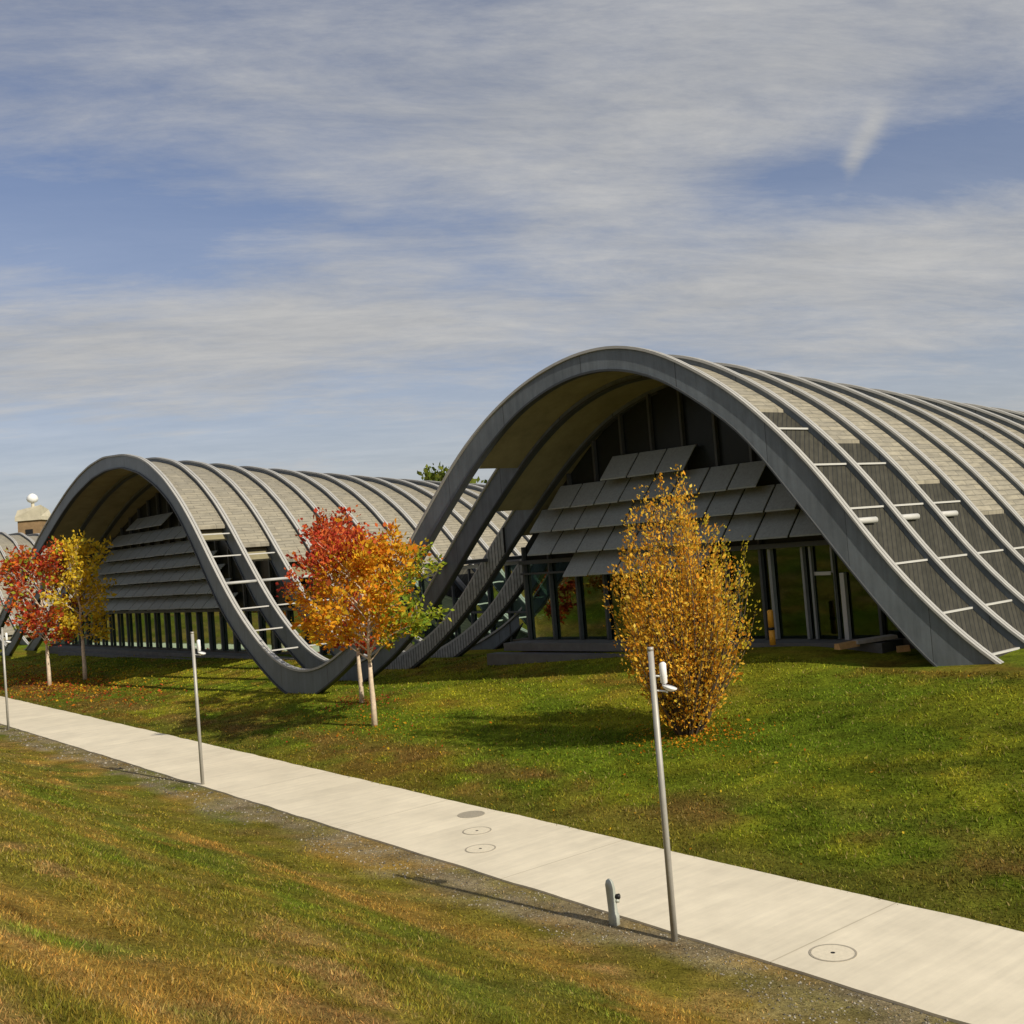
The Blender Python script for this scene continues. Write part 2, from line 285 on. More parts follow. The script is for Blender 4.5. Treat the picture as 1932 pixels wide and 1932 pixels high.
def rib_mat():
    m = mat('rib_paint', (.150, .170, .187), .45, 0, .16, .9, .04, 30); t = m.node_tree; b = t.nodes['Principled BSDF']; src = b.inputs['Base Color'].links[0].from_socket
    uv = t.nodes.new('ShaderNodeUVMap'); uv.uv_map = 'UVMap'; sp = t.nodes.new('ShaderNodeSeparateXYZ'); t.links.new(uv.outputs[0], sp.inputs[0])
    def mth(op, a, v):
        n = t.nodes.new('ShaderNodeMath'); n.operation = op; t.links.new(a, n.inputs[0]); n.inputs[1].default_value = v; return n.outputs[0]
    pz = mth('MULTIPLY', sp.outputs[1], 1 / 3.1); fr = mth('FRACT', pz, 0); jn = mth('LESS_THAN', fr, .007)
    wn = t.nodes.new('ShaderNodeTexWhiteNoise'); wn.noise_dimensions = '1D'; t.links.new(mth('FLOOR', pz, 0), wn.inputs['W'])
    r0 = t.nodes.new('ShaderNodeMapRange'); t.links.new(wn.outputs['Value'], r0.inputs[0]); r0.inputs[3].default_value = .90; r0.inputs[4].default_value = 1.10
    tcn = t.nodes.new('ShaderNodeTexCoord'); mpn = t.nodes.new('ShaderNodeMapping'); mpn.inputs['Scale'].default_value = (3.5, 3.5, .35); t.links.new(tcn.outputs['Object'], mpn.inputs[0])
    n = t.nodes.new('ShaderNodeTexNoise'); n.inputs['Scale'].default_value = 1.6; n.inputs['Detail'].default_value = 7; n.inputs['Roughness'].default_value = .7; t.links.new(mpn.outputs[0], n.inputs['Vector'])
    r = t.nodes.new('ShaderNodeMapRange'); t.links.new(n.outputs['Fac'], r.inputs[0]); r.inputs[1].default_value = .3; r.inputs[2].default_value = .72; r.inputs[3].default_value = .8; r.inputs[4].default_value = 1.2
    for k in (r0.outputs[0], r.outputs[0]):
        mm = t.nodes.new('ShaderNodeMixRGB'); mm.blend_type = 'MULTIPLY'; mm.inputs[0].default_value = 1; t.links.new(src, mm.inputs[1]); t.links.new(k, mm.inputs[2]); src = mm.outputs[0]
    m2 = t.nodes.new('ShaderNodeMixRGB'); t.links.new(jn, m2.inputs[0]); t.links.new(src, m2.inputs[1]); m2.inputs[2].default_value = (.05, .05, .05, 1); t.links.new(m2.outputs[0], b.inputs['Base Color'])
    r3 = t.nodes.new('ShaderNodeMapRange'); t.links.new(n.outputs['Fac'], r3.inputs[0]); r3.inputs[3].default_value = .3; r3.inputs[4].default_value = .65; t.links.new(r3.outputs[0], b.inputs['Roughness'])
rib_mat()
concrete_mat()

# ------------------------------------------------------------------ ground colours
def gcol(s, a):
    n1 = fbm(a * .22 + 3, s * .45, 21); n2 = fbm(a * 1.1, s * 1.6 + 7, 33); n3 = fbm(a * .09 + 20, s * .8, 41)
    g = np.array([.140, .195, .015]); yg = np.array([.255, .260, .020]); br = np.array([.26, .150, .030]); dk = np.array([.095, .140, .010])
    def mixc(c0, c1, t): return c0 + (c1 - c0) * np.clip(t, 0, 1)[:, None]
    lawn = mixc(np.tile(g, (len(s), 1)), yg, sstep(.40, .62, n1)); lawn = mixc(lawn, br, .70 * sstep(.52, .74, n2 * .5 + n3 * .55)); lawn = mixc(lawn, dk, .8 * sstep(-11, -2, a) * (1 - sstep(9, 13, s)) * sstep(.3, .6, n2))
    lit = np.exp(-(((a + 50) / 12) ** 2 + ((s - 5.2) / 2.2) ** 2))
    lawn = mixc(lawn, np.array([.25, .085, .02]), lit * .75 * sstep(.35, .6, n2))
    edge = sstep(4.6, 3.2, s) if False else 1 - sstep(3.1, 4.4, s)
    lawn = mixc(lawn, np.array([.13, .09, .022]), .5 * edge); lawn = mixc(lawn, np.array([.20, .115, .035]), .8 * np.exp(-((s - 4.6) / .9) ** 2) * sstep(.38, .6, fbm(a * .5, s * 1.2, 55)))
    b0 = np.array([.335, .210, .045]); b1 = np.array([.200, .175, .024]); b2 = np.array([.36, .215, .080]); b3 = np.array([.11, .165, .012])
    m1 = fbm(a * .25, s * 1.1 + 3, 61); m2 = fbm(a * .9, s * 1.5, 71); m3 = fbm(a * .16 + 9, s * .5 + 5, 81)
    bank = mixc(np.tile(b0, (len(s), 1)), b1, sstep(.36, .58, m1)); bank = mixc(bank, b2, .85 * sstep(.52, .74, m2)); bank = mixc(bank, b3, .8 * sstep(.50, .66, m3 * .6 + m2 * .4))
    gp = np.exp(-(((s + 8.2) / .75) ** 2 + ((a - 1.12) / .28) ** 2)); bank = mixc(bank, np.array([.10, .19, .012]), .85 * gp * sstep(.3, .55, m2 + .1))
    gr = np.array([.31, .25, .15]); m4 = fbm(a * .8, s * 2.2, 91)
    bank = mixc(bank, gr, (1 - sstep(.5, .95, -s + (m4 - .5) * 1.5)) * sstep(.25, .5, m4 + .12) * (.35 + .65 * sstep(.35, .6, fbm(a * 1.3 + 5, s * 3.1, 97))))
    out_ = np.where((s > 1.5)[:, None], lawn, bank)
    c1 = vnoise(a * 2.3 + 11, s * 3.1, 101); c2 = vnoise(a * 6.1, s * 7.3 + 4, 103); c3 = fbm(a * .6, s * 1.4, 107)
    return out_ * (.30 + .42 * c1 + .66 * c2 + .42 * c3)[:, None]

# ------------------------------------------------------------------ ground and path
sv = np.concatenate([[-1500, -600, -250, -120, -60, -35], np.arange(-22, 20, .35), [22, 26, 34, 50, 90, 200, 500, 1500]])
av = np.concatenate([[-2500, -1200, -600, -350, -220], np.arange(-150, -60, 1.2), np.arange(-60, 22, .4), [26, 34, 50, 90, 200, 500, 1200]])
SS, AA = np.meshgrid(sv, av, indexing='ij'); s_ = SS.ravel(); a_ = AA.ravel(); X, Y = XY(s_, a_); Z = terr(s_, a_)
ns, na = len(sv), len(av); I = np.arange(ns * na).reshape(ns, na)
Fq = np.stack([I[:-1, :-1], I[:-1, 1:], I[1:, 1:], I[1:, :-1]], -1).reshape(-1, 4)
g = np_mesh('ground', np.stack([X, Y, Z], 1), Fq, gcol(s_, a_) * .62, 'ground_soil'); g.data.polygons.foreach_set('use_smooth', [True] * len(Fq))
tag(g, 'autumn lawn and dry grass bank', kind='structure')
mb = MB(); a0, a1 = -300, 80; S0, S1 = .14, 2.98
va = np.concatenate([np.arange(a0, -70, 2.0), np.arange(-70, 14, .25), np.arange(14, a1 + 1, 2.0)]); j0 = (fbm(va * 1.3, va * 0, 7, 4) - .5) * .07; j1 = (fbm(va * 1.1, va * 0 + 5, 8, 4) - .5) * .09
for i in range(len(va) - 1):
    b, c = va[i], va[i + 1]
    e0, e1, f0, f1 = j1[i], j1[i + 1], j0[i], j0[i + 1]
    q = [W3(S0 + f0, b, -.15), W3(S0 + f1, c, -.15), W3(S1 + e1, c, -.15), W3(S1 + e0, b, -.15), W3(S0 + f0, b, .035), W3(S0 + f1, c, .035), W3(S1 + e1, c, .035), W3(S1 + e0, b, .035)]
    u = [(b + 300.9, S0), (c + 300.9, S0), (c + 300.9, S1), (b + 300.9, S1)] * 2
    fs = [(4, 5, 6, 7), (0, 1, 5, 4), (2, 3, 7, 6)]
    mb.add(q, fs, 0, u)
path = mb.build('path', 'path_concrete'); tag(path, 'pale concrete footpath', kind='structure')

# ------------------------------------------------------------------ the museum: profiles
OUT = np.array([(-128, .6), (-122, 4.2), (-117, 7.8), (-111, 10.8), (-106, 12), (-101, 11.9), (-97, 10.8), (-94, 9.1), (-91, 6.8), (-88, 4.3), (-85, 2.4), (-82, 1.1), (-79, .55), (-76.09, 0.92), (-71.52, 2.88), (-67.75, 4.87), (-65.92, 5.75), (-63.83, 6.68), (-61.79, 7.65), (-60.13, 8.51), (-58.24, 9.28), (-56.1, 10.09), (-53.74, 10.88), (-51.48, 11.47), (-49.32, 11.83), (-46.75, 12.0), (-43.26, 11.75), (-40.98, 11.32), (-39.66, 10.9), (-37.8, 10.0), (-36.15, 8.88), (-34.8, 7.68), (-34.06, 6.89), (-33.34, 6.12), (-32.54, 5.28), (-31.88, 4.6), (-31.02, 3.8), (-30.19, 3.13), (-29.07, 2.33), (-28.3, 1.94), (-27.36, 1.66), (-26.35, 1.58), (-25.38, 1.74), (-24.6, 2.05), (-23.36, 2.7), (-22.4, 3.44), (-21.29, 4.65), (-20.17, 6.03), (-19.45, 6.81), (-18.89, 7.45), (-18.15, 8.26), (-17.51, 8.88), (-16.83, 9.44), (-16.13, 9.94), (-15.34, 10.40), (-14.49, 10.78), (-13.38, 11.11), (-12.43, 11.21), (-11.54, 11.14), (-10.83, 10.90), (-10.44, 10.73), (-9.98, 10.46), (-9.4, 10.05), (-8.71, 9.56), (-8.27, 9.14), (-7.89, 8.75), (-7.11, 7.85), (-6.61, 7.2), (-6.13, 6.49), (-5.75, 5.85), (-5.41, 5.3), (-5.11, 4.77), (-4.66, 4.14), (-4.22, 3.54), (-3.71, 2.95), (-3.25, 2.43), (-2.72, 1.93), (-1.8, 1.2), (-.5, .4)])
INN = np.array([(-128, -.2), (-122, 3.3), (-117, 7.0), (-111, 10), (-106, 11.25), (-101, 11.1), (-97, 10.0), (-94, 8.2), (-91, 5.8), (-88, 3.3), (-85, 1.4), (-82, .2), (-79, -.3), (-76, 0), (-72.52, 1.5), (-67.59, 4.12), (-65.07, 5.32), (-62.99, 6.34), (-60.99, 7.26), (-59.09, 7.99), (-57.23, 8.76), (-55.42, 9.45), (-53.37, 10.13), (-51.7, 10.55), (-48.98, 11.06), (-46.43, 11.23), (-43.84, 11.12), (-41.13, 10.55), (-38.77, 9.65), (-37.15, 8.75), (-36.01, 7.79), (-34.96, 6.69), (-34.34, 5.97), (-33.76, 5.25), (-33.06, 4.46), (-32.5, 3.85), (-31.37, 2.9), (-30.5, 2.25), (-29.58, 1.65), (-28.79, 1.15), (-28.05, 0.75), (-27.3, 0.5), (-26.47, 0.45), (-25.83, 0.65), (-24.7, 1.2), (-23.36, 2.0), (-22.09, 3.0), (-20.87, 4.12), (-20.01, 5.09), (-19.3, 5.93), (-18.61, 6.65), (-17.63, 7.69), (-16.69, 8.6), (-15.98, 9.19), (-15.2, 9.74), (-14.24, 10.18), (-13.44, 10.43), (-12.49, 10.52), (-11.78, 10.45), (-11.01, 10.2), (-10.23, 9.82), (-8.79, 8.63), (-8.19, 8.04), (-7.72, 7.35), (-7.35, 6.74), (-6.94, 6.08), (-6.45, 5.38), (-6.07, 4.7), (-5.64, 4.03), (-5.22, 3.42), (-4.89, 2.92), (-4.56, 2.42), (-4.23, 2.01), (-3.6, 1.3), (-2.6, .6), (-.5, -.4)])
ga = np.arange(-130, 1, .05)
def smoothp(tab):
    z = np.interp(ga, tab[:, 0], tab[:, 1]); k = np.exp(-.5 * (np.arange(-30, 31) * .05 / .42) ** 2); k /= k.sum()
    return np.convolve(np.pad(z, 30, mode='edge'), k, 'valid')
gzo = smoothp(OUT); gzi = smoothp(INN)
pa = np.array([-160, -130, -95, -72, -50, -26.5, -15, -3.4, 8.]); ps = np.array([9.5, 8.0, 7.4, 7.6, 7.9, 8.1, 10.4, 13.9, 18.0])
def spline(x, y):
    n = len(x); h = np.diff(x); A = np.zeros((n, n)); b = np.zeros(n); A[0, 0] = A[-1, -1] = 1
    for i in range(1, n - 1): A[i, i - 1] = h[i - 1]; A[i, i] = 2 * (h[i - 1] + h[i]); A[i, i + 1] = h[i]; b[i] = 3 * ((y[i + 1] - y[i]) / h[i] - (y[i] - y[i - 1]) / h[i - 1])
    c = np.linalg.solve(A, b)
    def f(t):
        i = np.clip(np.searchsorted(x, t) - 1, 0, n - 2); d = t - x[i]
        return y[i] + d * ((y[i + 1] - y[i]) / h[i] - h[i] * (2 * c[i] + c[i + 1]) / 3) + c[i] * d * d + (c[i + 1] - c[i]) / (3 * h[i]) * d ** 3
    return f
plan = spline(pa, ps)
def spc(a): return np.interp(a, [-60, -40, -25, -10, -3], [1.6, 1.62, 1.7, 2.0, 2.1])
def fk(k): return 1 - .0165 * k + .0002 * k * k
def zg(a): return np.interp(a, [-30, -18], [.6, 1.5])
def prof(a, k):
    f = fk(k); g0 = zg(a); return g0 + (np.interp(a, ga, gzo) - g0) * f, g0 + (np.interp(a, ga, gzi) - g0) * f
def srib(a, k): return plan(a) + k * spc(a)
def kat(a, s): return (s - plan(a)) / spc(a)
RW = .23
museum = empty('museum_building', W3(8, -26, 0.), 'grey museum of two great wave shaped steel arches with tan metal roofs', 'museum')
museum['category'] = 'museum'
MO = Vector(museum.location)
class PB(MB):                                  # parts of the museum: coordinates relative to its base
    def add(s, vs, fs, mi=0, uv=None): MB.add(s, [(v[0] - MO.x, v[1] - MO.y, v[2] - MO.z) for v in vs], fs, mi, uv)
def strip(mb, A, s0f, s1f, z0, z1, mi=0, uvs=None):
    """closed strip along a with a rectangular section [s0,s1] x [z0,z1] (arrays over A)"""
    n = len(A); vs = []; uv = []; s0 = s0f; s1 = s1f
    arc = np.concatenate([[0], np.cumsum(np.hypot(np.diff(A), np.diff(z1)))])
    for i in range(n):
        for (s, z) in ((s0[i], z0[i]), (s1[i], z0[i]), (s1[i], z1[i]), (s0[i], z1[i])):
            vs.append(W3(s, A[i], z)); uv.append(uvs(s, A[i], arc[i], z) if uvs else (s, arc[i]))
    fs = []
    for i in range(n - 1):
        for k in range(4): a = i * 4 + k; b = i * 4 + (k + 1) % 4; fs.append((a, a + 4, b + 4, b))
    fs.append((0, 1, 2, 3)); e = (n - 1) * 4; fs.append((e + 3, e + 2, e + 1, e))
    mb.add(vs, fs, mi, uv)
NR = 15
A_all = np.concatenate([np.arange(-128, -60, .8), np.arange(-60, -.4, .3)])
for k in range(NR):
    zo, zi = prof(A_all, k); s = srib(A_all, k)
    m_ = PB(); strip(m_, A_all, s + .06, s + RW - .06, zi + .07, zo - .07)
    web = m_.build('rib', 'rib_paint', museum)
    m_ = PB(); strip(m_, A_all, s, s + RW * .44, zo - .068, zo + .012); strip(m_, A_all, s + RW * .56, s + RW, zo - .068, zo + .012); strip(m_, A_all, s + RW * .44 + .002, s + RW * .56 - .002, zo - .068, zo - .02, 1)
    m_.build('top_flange', ['steel_cap', 'frame_dark'], web)
    m_ = PB(); strip(m_, A_all, s, s + RW, zi, zi + .066); m_.build('bottom_flange', 'steel_dark', web)
# slatted cladding on the lower front faces of the third and fourth rib, left leg of the big arch
for k in (2, 3):
    A = np.arange(-27.2, -19.2 if k == 3 else -19.6, .25); zo, zi = prof(A, k); s = srib(A, k)
    m_ = PB(); strip(m_, A, s - .02, s + .055, zi + .08, zo - .08, 0, lambda s_, a, arc, z: (a * 1.3, z)); m_.build('slat_cladding', 'rib_slats', museum)

# roof bays: (wave, left end z, right end z) per bay, ends follow a height
def a_at(k, z, lo, hi):
    g_ = np.arange(lo, hi, .02); zz_ = prof(g_, k)[0]; i = np.argmin(np.abs(zz_ - z)); return g_[i]
waves = {'far': (-106, -128, -81), 'mid': (-46.5, -79, -27), 'near': (-12.4, -26, -1.5)}
leftz = {'far': lambda k: 3, 'mid': lambda k: (8.6, 7.4, 6.4)[k] if k < 3 else 5.4, 'near': lambda k: (9.05, 7.75, 6.85)[k] if k < 3 else 5.35}
rightz = {'far': lambda k: 2.2, 'mid': lambda k: (7.88, 6.95, 6.15)[k] if k < 3 else 5.2, 'near': lambda k: (9.12, 8.15, 6.85, 5.8, 4.9, 4.1, 3.3)[k] if k < 7 else 2.4}
for k in range(NR - 1):
    for wn, (pk, lo, hi) in waves.items():
        aL = a_at(k + .5, leftz[wn](k), lo, pk); aR = a_at(k + .5, rightz[wn](k), pk, hi)
        A = np.linspace(aL, aR, 70 if wn != 'far' else 40); zo, zi = prof(A, k + .5); s0 = srib(A, k) + RW - .045; s1 = srib(A, k + 1) + .045
        mid = zi + .22 + .35 * (zo - zi - .42)
        m_ = PB(); strip(m_, A, s0, s1, zo - .43, zo - .3); roof = m_.build('roof_panel', 'roof_sheet', museum)
        m_ = PB(); strip(m_, A, s0, s1, zi + .14, zi + .22); m_.build('soffit', 'soffit_wood', roof)
        if wn == 'near':                       # dark slatted lower slope down to the lawn
            A2 = np.arange(aR + .03, -1.2, .25)
            if len(A2) > 3:
                zo, zi = prof(A2, k + .5); s0 = srib(A2, k) + RW - .045; s1 = srib(A2, k + 1) + .045
                m_ = PB(); strip(m_, A2, s0, s1, np.minimum(zo - .52, zo - .42), zo - .36, 0, lambda s_, a, arc, z: (s_ + 1.5 * a, z)); m_.build('slat_panel', 'slat_clad', museum)
        if wn == 'mid' and k >= 3:             # closed lower flank behind the open bays
            A2 = np.arange(aR + .03, -27.6, .25); zo, zi = prof(A2, k + .5); s0 = srib(A2, k) + RW - .045; s1 = srib(A2, k + 1) + .045
            m_ = PB(); strip(m_, A2, s0, s1, zo - .6, zo - .36, 0, lambda s_, a, arc, z: (s_ + 1.5 * a, z)); m_.build('slat_panel', 'slat_clad', museum)
# white tie bars and vent pipes across the bays
def bar(k, a_side, z, name, r, frac0=0., frac1=1., m='white_metal'):
    lo, hi = (-12, -1.5) if a_side == 'near' else (-46, -27)
    a = a_at(k, z, lo, hi); s0 = float(srib(a, k)) + RW - .06; s1 = float(srib(a, k + 1)) + .06; d = s1 - s0; a2 = a_at(k + 1, z, lo, hi)
    m_ = PB(); p0 = W3(s0 + d * frac0, a, z - .2); p1 = W3(s0 + d * frac1, a, z - .2)
    if r > .05: m_.tube([p0, p1], r, 12)
    else:
        q = [W3(s0 + d * frac0, a - .035, z - .38), W3(s0 + d * frac1, a - .035, z - .38), W3(s0 + d * frac1, a + .035, z - .38), W3(s0 + d * frac0, a + .035, z - .38)]
        m_.hexa(q + [(x, y, zz_ + .05) for x, y, zz_ in q])
    return m_.build(name, m, museum, smooth=r > .05)
for k, top in ((0, 9), (1, 7.9), (2, 6.6), (3, 5.2), (4, 4.5), (5, 3.9)):
    for z in (8.55, 7.46, 6.22, 4.72, 3.42, 2.36):
        if z < top: bar(k, 'near', z, 'tie_bar', .03)
    if k < 3: bar(k, 'near', 5.72, 'vent_pipe', .085, 0, .5)
for k, top in ((0, 7.8), (1, 6.8), (2, 5.9)):
    for z in (7.55, 6.55, 4.3, 3.4, 2.6):
        if z < top: bar(k, 'mid', z, 'tie_bar', .03)
    bar(k, 'mid', 5.22, 'vent_pipe', .065, 0, 1, 'frame_light')
# edge beams of the flat glazed link between the two arches, seen through the open bays
for k in range(0, 4):
    a = a_at(k, 5.35, -26, -12.4); s0 = float(srib(a, k)) + RW - .05; s1 = float(srib(a, k + 1)) + .05
    m_ = PB(); q = [W3(s0, a + .05, 5.12), W3(s1, a + .05, 5.12), W3(s1, a + .2, 5.12), W3(s0, a + .2, 5.12)]; m_.hexa(q + [(x, y, z + .12) for x, y, z in q]); m_.build('edge_beam', 'steel_dark', museum)
    m_ = PB(); q = [W3(s0, a + .02, 4.93), W3(s0 + .75 * (s1 - s0), a + .02, 4.93), W3(s0 + .75 * (s1 - s0), a + .12, 4.93), W3(s0, a + .12, 4.93)]; m_.hexa(q + [(x, y, z + .13) for x, y, z in q]); m_.build('edge_trim', 'white_metal', museum)

# ------------------------------------------------------------------ glass fronts
def fR(a): return 13.27 + (a + 22.17) * .1617
def fL(a): return 11.63 + (a + 64.7) * .0451
def wall(name, a0, a1, sf, zb, m, th=.03, drop=.02, ztop=None, step=.25, parent=museum):
    A = np.arange(a0, a1 + .01, step); s = np.array([sf(a) for a in A]); k = np.clip(kat(A, s), 0, NR - 1); zt = prof(A, k)[1] + .1 - drop
    if ztop is not None: zt = np.minimum(zt, ztop)
    ok = zt > zb + .1; A = A[ok]; s = s[ok]; zt = zt[ok]
    m_ = PB(); strip(m_, A, s, s + th, np.full(len(A), zb), zt); return m_.build(name, m, parent)
def slab(name, a0, a1, sf, d0, d1, z0, z1, m, n=12):
    A = np.linspace(a0, a1, n); s = np.array([sf(a) for a in A]); m_ = PB(); strip(m_, A, s + d0, s + d1, np.full(n, z0), np.full(n, z1)); return m_.build(name, m, museum)
def post(name, a, sf, z0, z1, w, d, m, off=-.03, parent=museum):
    s = sf(a) + off; m_ = PB(); q = [W3(s - d, a - w / 2, z0), W3(s - d, a + w / 2, z0), W3(s, a + w / 2, z0), W3(s, a - w / 2, z0)]
    m_.hexa(q + [(x, y, z1) for x, y, z in q]); return m_.build(name, m, parent)
def soff(a, sf): 
    return float(prof(np.array([a]), kat(np.array([a]), np.array([sf(a)])))[1][0]) + .08
FZR, FZL = 2.24, 1.38
wall('glass_wall', -19.6, -5.2, fR, FZR, 'glass', ztop=5.0); wall('gable_glazing', -19.6, -5.2, fR, 5.004, 'gable_glass'); wall('glass_wall', -70, -30.5, fL, FZL, 'glass', ztop=3.6); wall('gable_glazing', -70, -30.5, fL, 3.604, 'gable_glass')
wall('back_wall', -21.5, -4.5, lambda a: fR(a) + 9, 1.5, 'interior', .2); wall('back_wall', -72, -30.5, lambda a: fL(a) + 9, .8, 'interior', .2)
slab('floor_slab', -20.5, -5.2, fR, .0, 9, 1.6, FZR - .004, 'interior'); slab('floor_slab', -72, -31, fL, .0, 9, .5, FZL - .004, 'interior')
slab('terrace', -19.9, -6.2, fR, -1.0, -.02, 1.95, FZR - .02, 'terrace_stone'); slab('terrace', -20.2, -9.2, fR, -1.5, -.98, 1.5, 1.9, 'terrace_stone')
slab('terrace', -69, -32.4, fL, -.9, -.02, .5, FZL - .1, 'terrace_stone'); slab('terrace', -66, -33, fL, -1.3, -.88, .4, FZL - .32, 'terrace_stone')
for a in np.arange(-19.55, -5.6, 1.17):
    if -9.3 < a < -7.5: continue
    t_ = soff(a, fR)
    if t_ > FZR + .5: post('mullion', a, fR, FZR, t_, .09, .14, 'frame_dark')
for a in np.arange(-68, -31.5, 1.42):
    t_ = soff(a, fL)
    if t_ > FZL + .5: post('mullion', a, fL, FZL, t_, .13, .14, 'frame_dark')
def rail(name, a0, a1, sf, z0, z1, d, m, off=-.2):
    A = np.linspace(a0, a1, 8); s = np.array([sf(a) for a in A]) + off; m_ = PB(); strip(m_, A, s - d, s, np.full(8, z0), np.full(8, z1)); return m_.build(name, m, museum)
rail('transom', -19.6, -6.4, fR, 4.92, 5.06, .12, 'frame_dark', -.195); rail('transom', -19.6, -16.6, fR, 4.55, 4.62, .08, 'frame_dark', -.195)
rail('transom', -62, -32.8, fL, 3.45, 3.6, .1, 'frame_dark', -.195)
# entrance door by the right foot
dr = post('door', -8.27, fR, FZR + .02, 4.12, .66, .02, 'glass', -.10)
for a, w in ((-8.60, .07), (-7.95, .06)): post('door_post', a, fR, FZR, 4.9, w, .12, 'frame_grey')
post('door_head', -8.27, fR, 4.06, 4.16, .57, .1, 'white_metal', -.031, dr)
post('door_post', -8.84, fR, FZR, 4.9, .08, .14, 'frame_grey'); post('corner_post', -7.68, fR, FZR - .2, 4.1, .14, .14, 'white_metal'); post('mullion', -9.87, fR, FZR, 4.9, .10, .15, 'frame_grey')
# rows of tilted sunshades, each of many mesh panels
def shade_row(sf, a0, a1, zb, pw, out_=.9, h=.74):
    A = np.array([a0, (a0 + a1) / 2, a1]); s = np.array([sf(a) for a in A]); m_ = PB(); strip(m_, A, s - .24, s - .19, np.full(3, zb + h - .02), np.full(3, zb + h + .05))
    row = m_.build('sunshade_row', 'shade_edge', museum); n = max(1, int(round((a1 - a0) / pw))); w = (a1 - a0) / n
    for i in range(n):
        l = a0 + i * w + .035; r = a0 + (i + 1) * w - .035; jz = random.uniform(-.012, .012); m_ = PB()
        bt = [W3(sf(l) - out_, l, zb + jz), W3(sf(r) - out_, r, zb + jz), W3(sf(r) - .25, r, zb + h), W3(sf(l) - .25, l, zb + h)]
        m_.hexa(bt + [(x, y, z + .045) for x, y, z in bt]); m_.build('shade_panel', 'mesh_shade', row)
for a0, a1, zb in ((-15.2, -11.95, 7.5), (-17.5, -9.55, 6.74), (-18.4, -8.4, 6.0), (-18.6, -7.6, 5.22), (-17.1, -11.6, 4.44)): shade_row(fR, a0, a1, zb, 1.05)
for a0, a1, zb in ((-53.8, -48.6, 8.36), (-57, -45.6, 7.52), (-58.2, -44.4, 6.68), (-60, -43.4, 5.95), (-61, -42.6, 5.22), (-62, -42, 4.46), (-62.5, -41.4, 3.70)): shade_row(fL, a0, a1, zb, 1.42, .95, .66)
# sloping brace posts above the shades
for a in (-18.9, -17.7, -16.5, -14.2, -11.6, -10.4): 
    pass
# the glazed link between the arches
def fM(a): return 15.7 + 0 * a
A = np.array([-36., -20.]); 
slab('link_roof', -31.6, -21.2, fM, -.2, 26, 5.02, 5.16, 'terrace_stone')
wall('glass_wall', -33.0, -20.6, fM, .8, 'glass', ztop=5.0, drop=-3); slab('floor_slab', -33, -20.6, fM, 0, 9, .5, 1.3, 'interior'); 
A_ = np.arange(-34., -20., .5); m_ = PB(); strip(m_, A_, np.full(len(A_), 21.), np.full(len(A_), 21.2), np.full(len(A_), .5), np.full(len(A_), 5.0)); m_.build('back_wall', 'interior', museum)
for a in np.arange(-32, -20.5, 1.25): post('mullion', a, fM, .8, 5.0, .08, .1, 'frame_dark')
rail('transom', -33, -20.6, fM, 3.0, 3.08, .06, 'frame_dark', -.16)

# ------------------------------------------------------------------ street furniture
def copy_tree(o, loc, label=None, rz=None):
    c = o.copy(); COL.objects.link(c); c.location = loc
    if rz is not None: c.rotation_euler = (0, 0, rz)
    if label: c['label'] = label
    for ch in [x for x in o.children]:
        d = ch.copy(); COL.objects.link(d); d.parent = c
        for g2 in ch.children: e = g2.copy(); COL.objects.link(e); e.parent = d
    return c
lamp = empty('path_lamp', (0, 0, 0), 'nearest slim grey path lamp, tallest post in the picture, in front of the orange bush', 'lamp post', 'path lamps')
m_ = MB(); m_.tube([(0, 0, -.3), (0, 0, 4.0)], [.047, .041], 14); m_.build('pole', 'galv_pole', lamp, True)
m_ = MB(); m_.tube([(0, 0, 3.97), (0, 0, 4.02)], [.045, .043], 14); m_.build('pole_cap', 'galv_pole', lamp, True)
m_ = MB(); m_.tube([(.02, 0, 3.62), (.20, 0, 3.60)], .014, 8); m_.tube([(.02, 0, 3.42), (.16, 0, 3.40), (.19, 0, 3.38)], .012, 8); m_.build('bracket', 'lamp_white', lamp, True)
m_ = MB(); m_.tube([(.145, 0, 3.50), (.15, 0, 3.52), (.15, 0, 3.78), (.145, 0, 3.80)], [.025, .048, .048, .025], 14); m_.build('lamp_head', 'lamp_white', lamp, True)
m_ = MB(); c = Vector((.21, -.01, 3.43)); d = Vector((.35, -.1, 1)).normalized(); m_.tube([c - d * .03, c - d * .01, c + d * .02, c + d * .035], [.02, .075, .105, .108], 16); o = m_.build('reflector', 'lamp_white', lamp, True)
lamp.location = W3(-.03, 0, tz(-.03, 0))
g1 = SA(-8.549, 28.64); g2 = SA(-20.39, 43.05)
copy_tree(lamp, (-8.62, 28.58, 0), 'middle slim grey path lamp, rising in front of the smaller arch')
copy_tree(lamp, (-20.45, 43.0, 0), 'farthest path lamp, at the left edge beside the red tree')

bol = empty('path_bollard', W3(-.10, -1.12, tz(-.10, -1.12)), 'short steel bollard with a black knob at the path edge', 'bollard')
m_ = MB(); m_.tube([(0, 0, -.1), (0, 0, .14), (-.005, 0, .16), (-.02, 0, .52), (-.03, 0, .585), (-.03, 0, .63), (-.03, 0, .655)], [.082, .08, .068, .068, .062, .045, .012], 16); m_.build('post', 'bollard_steel', bol, True)
m_ = MB(); m_.tube([(.03, -.02, .40), (.10, -.03, .40), (.115, -.032, .40)], [.03, .042, .02], 12); m_.build('knob', 'black_part', bol, True)
m_ = MB(); m_.tube([(.035, -.02, .335), (.088, -.03, .345)], [.028, .034], 10); m_.build('socket', 'bollard_steel', bol, True)

